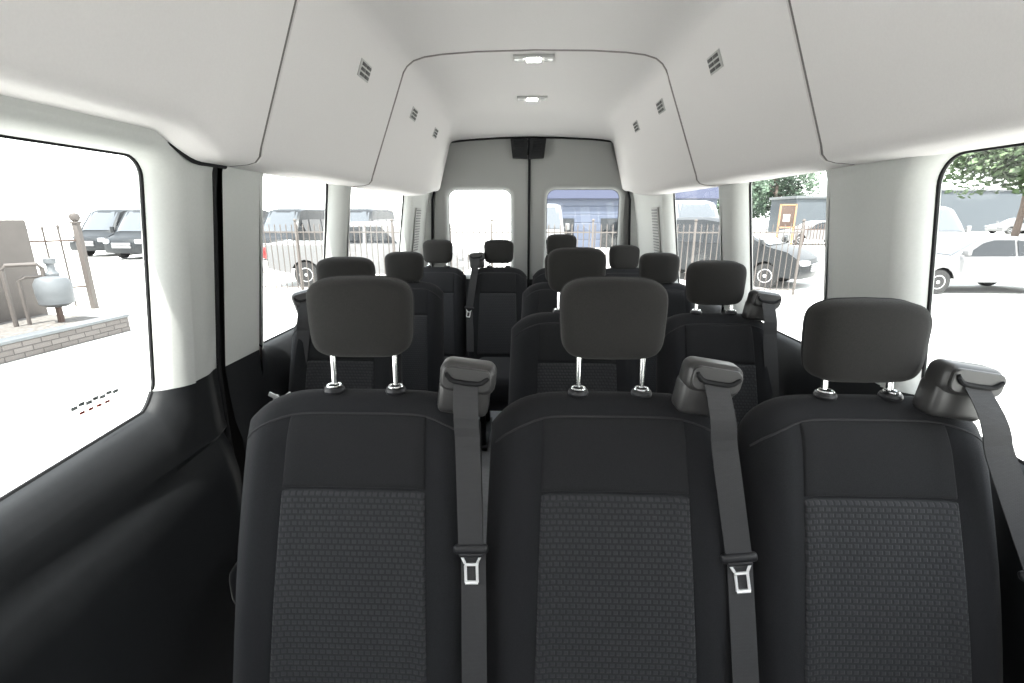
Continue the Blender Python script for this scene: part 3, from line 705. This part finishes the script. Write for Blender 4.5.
for x in (0, 2.85, 5.6, 8.4, 11.2, 14.0, 16.9):
    mb = MB(); mb.box((x, 0.0, 1.0), (0.055, 0.055, 2.0), 0.006); mb.lathe([(0.01, 0), (0.045, 0.03), (0.045, 0.06), (0.01, 0.09)], (x, 0, 2.0), n=10); mb.build('post', M['fence'], lf)
# second stretch of fence at right, further off
lf2 = thing('picket_fence', 'far stretch of brown picket fence beyond the dark minivan', 'fence', (10.9, 20.5, GZ), math.radians(18))
for k in range(24):
    mb = MB(); mb.tube([(k * 0.17, 0, 0.06), (k * 0.17, 0, 1.75), (k * 0.17, 0, 1.85)], [0.015, 0.015, 0.003], n=6); mb.build('picket', M['rust'], lf2)
for z in (0.2, 1.6): mb = MB(); mb.box((2.0, 0, z), (4.1, 0.03, 0.04)); mb.build('rail', M['rust'], lf2)

# ------------------------------------------------------------ vehicles
def vehicle(name, label, cat, loc, rz, prof, W, zb, H, tum, wheels, wr, paint, wins, ws, group=None, scale=1.0, lamps=True, grille=True, glassmat='car_glass', nosek=0.16, tail=None, rearglass=None, wsm='windshield'):
    root = thing(name, label, cat, loc, rz, group); root.scale = (scale,) * 3
    def hw(z): return W * (1 - tum * max(0, z - zb) / (H - zb))
    ymax = max(p[0] for p in prof); ymin = min(p[0] for p in prof)
    # bottom edge with wheel arches
    bz = min(p[1] for p in prof); bottom = [];
    for wy in sorted(wheels, reverse=True):
        R = wr * 1.18
        for k in range(9):
            a = PI * k / 8; zz = wr + R * math.sin(a); bottom.append((wy + R * math.cos(a), max(bz, zz)))
    side = prof + bottom
    ss = [-1, -0.93, -0.75, -0.4, 0, 0.4, 0.75, 0.93, 1]
    def pos(p, s):
        y, z = p; k = nosek * smooth01((y - ymax + 1.4) / 1.4) + 0.05 * smooth01((ymin + 0.8 - y) / 0.8) * -1
        rnd = 0.07 * smooth01((abs(s) - 0.7) / 0.3) if z > zb else 0.0
        return (s * hw(z), y - k * s * s, z - rnd * min(1, (z - zb) / 0.3))
    mb = MB()
    mb.grid(lambda s, i: pos(prof[i], s), ss, list(range(len(prof))))
    for s in (-1, 1):
        vs = [pos(p, s) for p in side]; tri = tessellate_polygon([[Vector((p[0], p[1], 0)) for p in side]])
        mb.add(vs, tri)
    body = mb.build('body', M[paint], root, smooth=32)
    mb = MB(); mb.box((0, 0, (bz + 0.25)), (W * 1.7, (ymax - ymin) * 0.9, 0.25), 0.02); mb.build('underbody', M['black_rubber'], root)
    for poly in wins:
        for s in (-1, 1):
            mb = MB(); vs = [];
            for p in poly: q = pos(p, s); vs.append((s * (hw(p[1]) + 0.006), q[1], p[1]))
            n_ = len(vs); vs += [(v[0] - s * 0.012, v[1], v[2]) for v in vs]
            tri = tessellate_polygon([[Vector((p[0], p[1], 0)) for p in poly]])
            mb.add(vs, list(tri) + [(i, (i + 1) % n_, (i + 1) % n_ + n_, i + n_) for i in range(n_)])
            mb.build('side_window', M[glassmat], root, smooth=0)
    def pane(nm, a, b, m, lim=0.86):
        mb = MB(); t = Vector((0, b[0] - a[0], b[1] - a[1])).normalized(); nn = Vector((0, t.z, -t.y)); nn = nn if nn.z > 0 else -nn
        def q(s, v):
            p = (a[0] + (b[0] - a[0]) * v, a[1] + (b[1] - a[1]) * v); r = Vector(pos(p, s * lim)); return tuple(r + nn * 0.012 + Vector((0, 0, 0.07 * 0 )))
        mb.grid(q, ss, [0, 0.5, 1]); mb.build(nm, M[m], root)
    if ws: pane('windscreen', ws[0], ws[1], wsm)
    if rearglass: pane('rear_window', rearglass[0], rearglass[1], glassmat)
    for wy in wheels:
        for s in (-1, 1):
            mb = MB(); x = s * (W - 0.11)
            mb.lathe([(wr * 0.62, -0.11), (wr * 0.95, -0.11), (wr, -0.06), (wr, 0.06), (wr * 0.95, 0.11), (wr * 0.62, 0.11)], (x, wy, wr), 'X', 22); wh = mb.build('wheel', M['tyre'], root)
            mb = MB(); mb.lathe([(wr * 0.64, 0.0), (wr * 0.64, 0.09), (wr * 0.55, 0.112), (wr * 0.2, 0.10), (0.03, 0.118)] if s > 0 else [(wr * 0.64, 0.0), (wr * 0.64, -0.09), (wr * 0.55, -0.112), (wr * 0.2, -0.10), (0.03, -0.118)], (x, wy, wr), 'X', 22)
            mb.build('rim', M['rim'], wh)
    if grille:
        mb = MB()
        for k in range(4): mb.box((0, ymax + 0.004 - 0.02, 0.62 + k * 0.07 if H > 2 else 0.48 + k * 0.05), (W * 0.95, 0.06, 0.03), 0.008)
        mb.build('grille', M['rim'], root)
    if lamps:
        for s in (-1, 1):
            mb = MB(); z = 0.90 if H > 2 else 0.68
            q = Vector(pos((ymax, z), s * 0.82)); mb.box((q.x, q.y - 0.03, z), (0.30, 0.16, 0.20 if H > 2 else 0.13), 0.04, rot=Matrix.Rotation(-s * 0.35, 4, 'Z')); mb.build('headlamp', M['headlamp'], root)
            mb = MB(); yy = ws[1][0] - 0.15 if ws else ymax - 1.6; zz = ws[1][1] + 0.08 if ws else 1.0
            mb.box((s * (W + 0.12), yy, zz), (0.20, 0.10, 0.30 if H > 2 else 0.15), 0.035, seg=3); mb.box((s * (W + 0.02), yy, zz - 0.04), (0.10, 0.05, 0.04), 0.01); mb.build('wing_mirror', M[paint], root)
    if tail:
        for s in (-1, 1): mb = MB(); mb.box((s * (W - 0.05), ymin + 0.04, tail[0]), (0.13, 0.13, tail[1]), 0.02); mb.build('tail_lamp', M['tail'], root)
    return root

VANP = [(-2.95, 0.42), (-2.96, 1.3), (-2.88, 2.35), (-2.75, 2.46), (-2.2, 2.50), (0.6, 2.50), (1.05, 2.46), (1.30, 2.36), (1.75, 1.82), (2.12, 1.36), (2.20, 1.27), (2.60, 1.12), (2.82, 1.0), (2.93, 0.82), (2.96, 0.5), (2.90, 0.34)]
VANW = [[(0.62, 1.28), (0.62, 1.95), (1.30, 1.93), (1.72, 1.45), (1.72, 1.28)], [(-0.9, 1.28), (-0.9, 1.95), (0.48, 1.95), (0.48, 1.28)], [(-2.6, 1.28), (-2.6, 1.95), (-1.05, 1.95), (-1.05, 1.28)]]
VANS = ((1.30, 2.34), (2.12, 1.38))
def van(label, x, y, rz, paint, scale=1.0, nm='passenger_van', group=None):
    return vehicle(nm, label, 'van', (x, y, GZ), rz, VANP, 1.0, 1.0, 2.5, 0.16, (-1.95, 1.85), 0.35, paint, VANW, VANS, group, scale)
grp = 'black passenger vans parked in a row'
nose_y = 23.4
v0 = van('black van at the left end of the parked row, behind the ball-topped post', -23.3, 25.0 + 2.95, PI, 'black_car', group=grp)
for (x, y, l) in ((-20.0, nose_y, 'black van whose nose shows at the right edge of the sliding-door window'), (-16.3, nose_y, 'black van at the left edge of the left middle window'),
                  (-12.5, nose_y, 'black van directly behind the bed of the white pickup truck'), (-8.8, nose_y, 'black van behind the cab of the white pickup truck')):
    c = copy_tree(v0); c.location = (x, y + 2.95, GZ); c['label'] = l
van('tall white van facing the camera beyond the right rear side window', 8.2, 23.0 + 3.3, PI, 'white_car', 1.16)
van('white van with upright nose seen at the left of the right rear-door window', 0.75, 24 + 3, PI, 'white_car', 1.1)
van('white van behind the front of the large white sedan', 19.6, 26, PI, 'white_car', 1.05)

PICK = [(-2.90, 0.55), (-2.95, 1.22), (-2.90, 1.27), (-0.95, 1.27), (-0.90, 1.32), (-0.72, 1.80), (-0.5, 1.86), (0.5, 1.86), (0.75, 1.80), (1.32, 1.24), (2.3, 1.14), (2.75, 1.02), (2.9, 0.85), (2.92, 0.5), (2.85, 0.40)]
PW = [[(-0.70, 1.28), (-0.58, 1.72), (-0.02, 1.74), (-0.02, 1.28)], [(0.06, 1.28), (0.06, 1.74), (0.50, 1.74), (0.98, 1.28)]]
vehicle('pickup_truck', 'white pickup truck facing right beyond the left side windows', 'truck', (-5.0, 15.7, GZ), -PI / 2, PICK, 0.95, 1.1, 1.86, 0.14, (-1.75, 1.85), 0.37, 'white_car', PW, ((0.76, 1.78), (1.30, 1.26)), scale=1.06, tail=(1.0, 0.32))
SED = [(-2.28, 0.38), (-2.34, 0.85), (-2.25, 0.98), (-1.75, 1.06), (-1.15, 1.38), (-0.6, 1.46), (0.15, 1.46), (0.45, 1.38), (1.15, 0.98), (1.9, 0.84), (2.2, 0.70), (2.28, 0.5), (2.22, 0.26)]
SW = [[(-1.35, 1.02), (-0.95, 1.30), (-0.45, 1.37), (-0.45, 0.99)], [(-0.38, 0.99), (-0.38, 1.37), (0.12, 1.37), (0.38, 1.30), (0.88, 0.98)]]
def sedan(label, x, y, rz, paint='white_car', scale=1.0):
    return vehicle('sedan', label, 'car', (x, y, GZ), rz, SED, 0.90, 0.85, 1.46, 0.22, (-1.35, 1.42), 0.32, paint, SW, ((0.44, 1.37), (1.12, 1.0)), None, scale, tail=(0.85, 0.13), rearglass=((-1.72, 1.08), (-1.16, 1.36)))
sedan('large white sedan filling the lower part of the right front window', 13.15, 14.9, PI / 2, scale=1.1)
sedan('small distant white car in front of the blue grey building', 57.6, 60, PI / 2, scale=1.25)
sedan('distant white parked car beyond the minivan and far picket fence', 21.8, 38, PI / 2, scale=1.2)
MIN = [(-2.5, 0.42), (-2.56, 1.1), (-2.42, 1.60), (-2.2, 1.76), (-0.2, 1.80), (0.35, 1.72), (0.75, 1.52), (1.62, 1.08), (2.2, 0.94), (2.48, 0.76), (2.56, 0.5), (2.5, 0.28)]
MW = [[(-2.3, 1.14), (-2.15, 1.55), (-1.2, 1.60), (-1.2, 1.12)], [(-1.1, 1.12), (-1.1, 1.60), (-0.1, 1.62), (-0.1, 1.10)], [(0.0, 1.10), (0.0, 1.62), (0.35, 1.58), (1.2, 1.10)]]
hd = Vector((0.75, -0.66)).normalized(); rzm = math.atan2(-hd.x, hd.y)
vehicle('minivan', 'dark grey minivan behind the fence in the right middle window', 'car', (6.6, 17.1, GZ), rzm, MIN, 0.95, 1.0, 1.8, 0.2, (-1.45, 1.6), 0.32, 'grey_car', MW, ((0.76, 1.50), (1.60, 1.10)), None, 1.18)

# ------------------------------------------------------------ buildings beyond
bb = thing('metal_building', 'blue grey building with horizontal siding and navy fascia behind the fence', 'building', (6.3, 33.5, GZ))
mb = MB(); mb.box((0, 4, 1.6), (12.4, 8, 3.2)); mb.build('siding_wall', M['siding'], bb, smooth=0)
mb = MB(); mb.box((0.1, 3.9, 4.0), (12.8, 8.6, 1.6), 0.05); mb.build('fascia', M['navy'], bb, smooth=0)
for k in range(3): mb = MB(); mb.box((-3.8 + k * 3.0, -0.03, 1.0), (1.2, 0.08, 1.9), 0.02); mb.build('door_panel', M['car_glass'], bb)
bb = thing('low_building', 'long low blue grey building beyond the cars at far right', 'building', (73, 68.0, GZ))
mb = MB(); mb.box((0, 3, 2.6), (38, 6, 5.2), 0.1); mb.build('render_wall', M['bluegrey'], bb, smooth=0)
mb = MB(); mb.box((0, 3, 5.3), (38.4, 6.4, 0.25), 0.05); mb.build('roof_edge', M['meter'], bb, smooth=0)
bb = thing('low_building', 'small pale grey building under the trees behind the minivan', 'building', (35.1, 58, GZ))
mb = MB(); mb.box((2, 3, 2.0), (13, 6, 4.0), 0.1); mb.build('render_wall', M['bluegrey'], bb, smooth=0)
mb = MB(); mb.box((2, 3, 4.1), (13.4, 6.4, 0.3), 0.05); mb.build('roof_edge', M['meter'], bb, smooth=0)
# framed notice board
nb = thing('notice_board', 'tan framed brown notice board with white paper above the minivan', 'sign', (15.4, 30.0, GZ))
mb = MB(); mb.box((0, 0, 2.1), (0.85, 0.06, 1.25), 0.01); mb.build('board', M['rust'], nb)
mb = MB(); mb.box((-0.05, -0.04, 2.0), (0.38, 0.01, 0.42)); mb.build('notice', M['paper'], nb)
mb = MB(); 
for s in (-1, 1): mb.box((s * 0.45, 0, 1.4), (0.09, 0.1, 2.8), 0.01)
for z in (1.45, 2.75): mb.box((0, 0, z), (0.95, 0.1, 0.09), 0.01)
mb.build('frame', M['orange'], nb)

# ------------------------------------------------------------ trees
def tree(label, x, y, h, cr, m, nleaf=2600, trunk_r=0.28, seed=1, ls=0.35, zr=(0.36, 0.92)):
    rnd = random.Random(seed); t = thing('tree', label, 'tree', (x, y, GZ))
    mb = MB(); mb.tube([(0, 0, 0), (0.1, 0, h * 0.3), (-0.05, 0.1, h * 0.6), (0.1, 0, h * 0.85)], [trunk_r * 1.3, trunk_r, trunk_r * 0.7, trunk_r * 0.2], n=10)
    for k in range(6):
        a = k * 1.05 + rnd.random(); z0 = h * (0.4 + 0.06 * k); r = cr * 0.7
        mb.tube([(0, 0, z0), (math.cos(a) * r * 0.5, math.sin(a) * r * 0.5, z0 + h * 0.1), (math.cos(a) * r, math.sin(a) * r, z0 + h * 0.16)], [trunk_r * 0.4, trunk_r * 0.25, trunk_r * 0.08], n=6)
    mb.build('trunk', M['bark'], t)
    blobs = []
    for k in range(16):
        a = rnd.random() * 2 * PI; r = cr * math.sqrt(rnd.random()) * 0.75; z = h * (zr[0] + (zr[1] - zr[0]) * rnd.random()); blobs.append((math.cos(a) * r, math.sin(a) * r, z, cr * (0.28 + 0.2 * rnd.random())))
    mb = MB(); vs = []; fs = []
    for i in range(nleaf):
        b = blobs[rnd.randrange(16)]; d = Vector((rnd.gauss(0, 1), rnd.gauss(0, 1), rnd.gauss(0, 1))).normalized() * b[3] * (0.55 + 0.5 * rnd.random())
        c = Vector((b[0], b[1], b[2])) + d; u = Vector((rnd.gauss(0, 1), rnd.gauss(0, 1), rnd.gauss(0, 1))).normalized(); v = u.orthogonal().normalized(); q = ls * (0.6 + 0.8 * rnd.random())
        o = len(vs); vs += [c - u * q * 0.5, c + v * q * 0.28, c + u * q * 0.5, c - v * q * 0.28]; fs.append((o, o + 1, o + 2, o + 3))
    mb.add(vs, fs); mb.build('foliage', M[m], t, smooth=0, fixn=False)
tree('tall light green tree with slim trunk at the far right edge', 42.7, 44.5, 9.5, 6.2, 'leaf', 11000, 0.22, 3, 0.6, (0.46, 0.85))
tree('dark bushy tree low in the left of the right front window', 57.0, 82.0, 11, 5.0, 'dark_leaf', 5200, 0.3, 5, 0.55)
tree('green tree behind the notice board in the right middle window', 36.0, 74.0, 11, 6.5, 'dark_leaf', 8500, 0.3, 8, 0.55)
tree('smaller green tree left of the notice board in the right middle window', 25.6, 60.0, 7.6, 3.8, 'dark_leaf', 5200, 0.25, 9, 0.45)
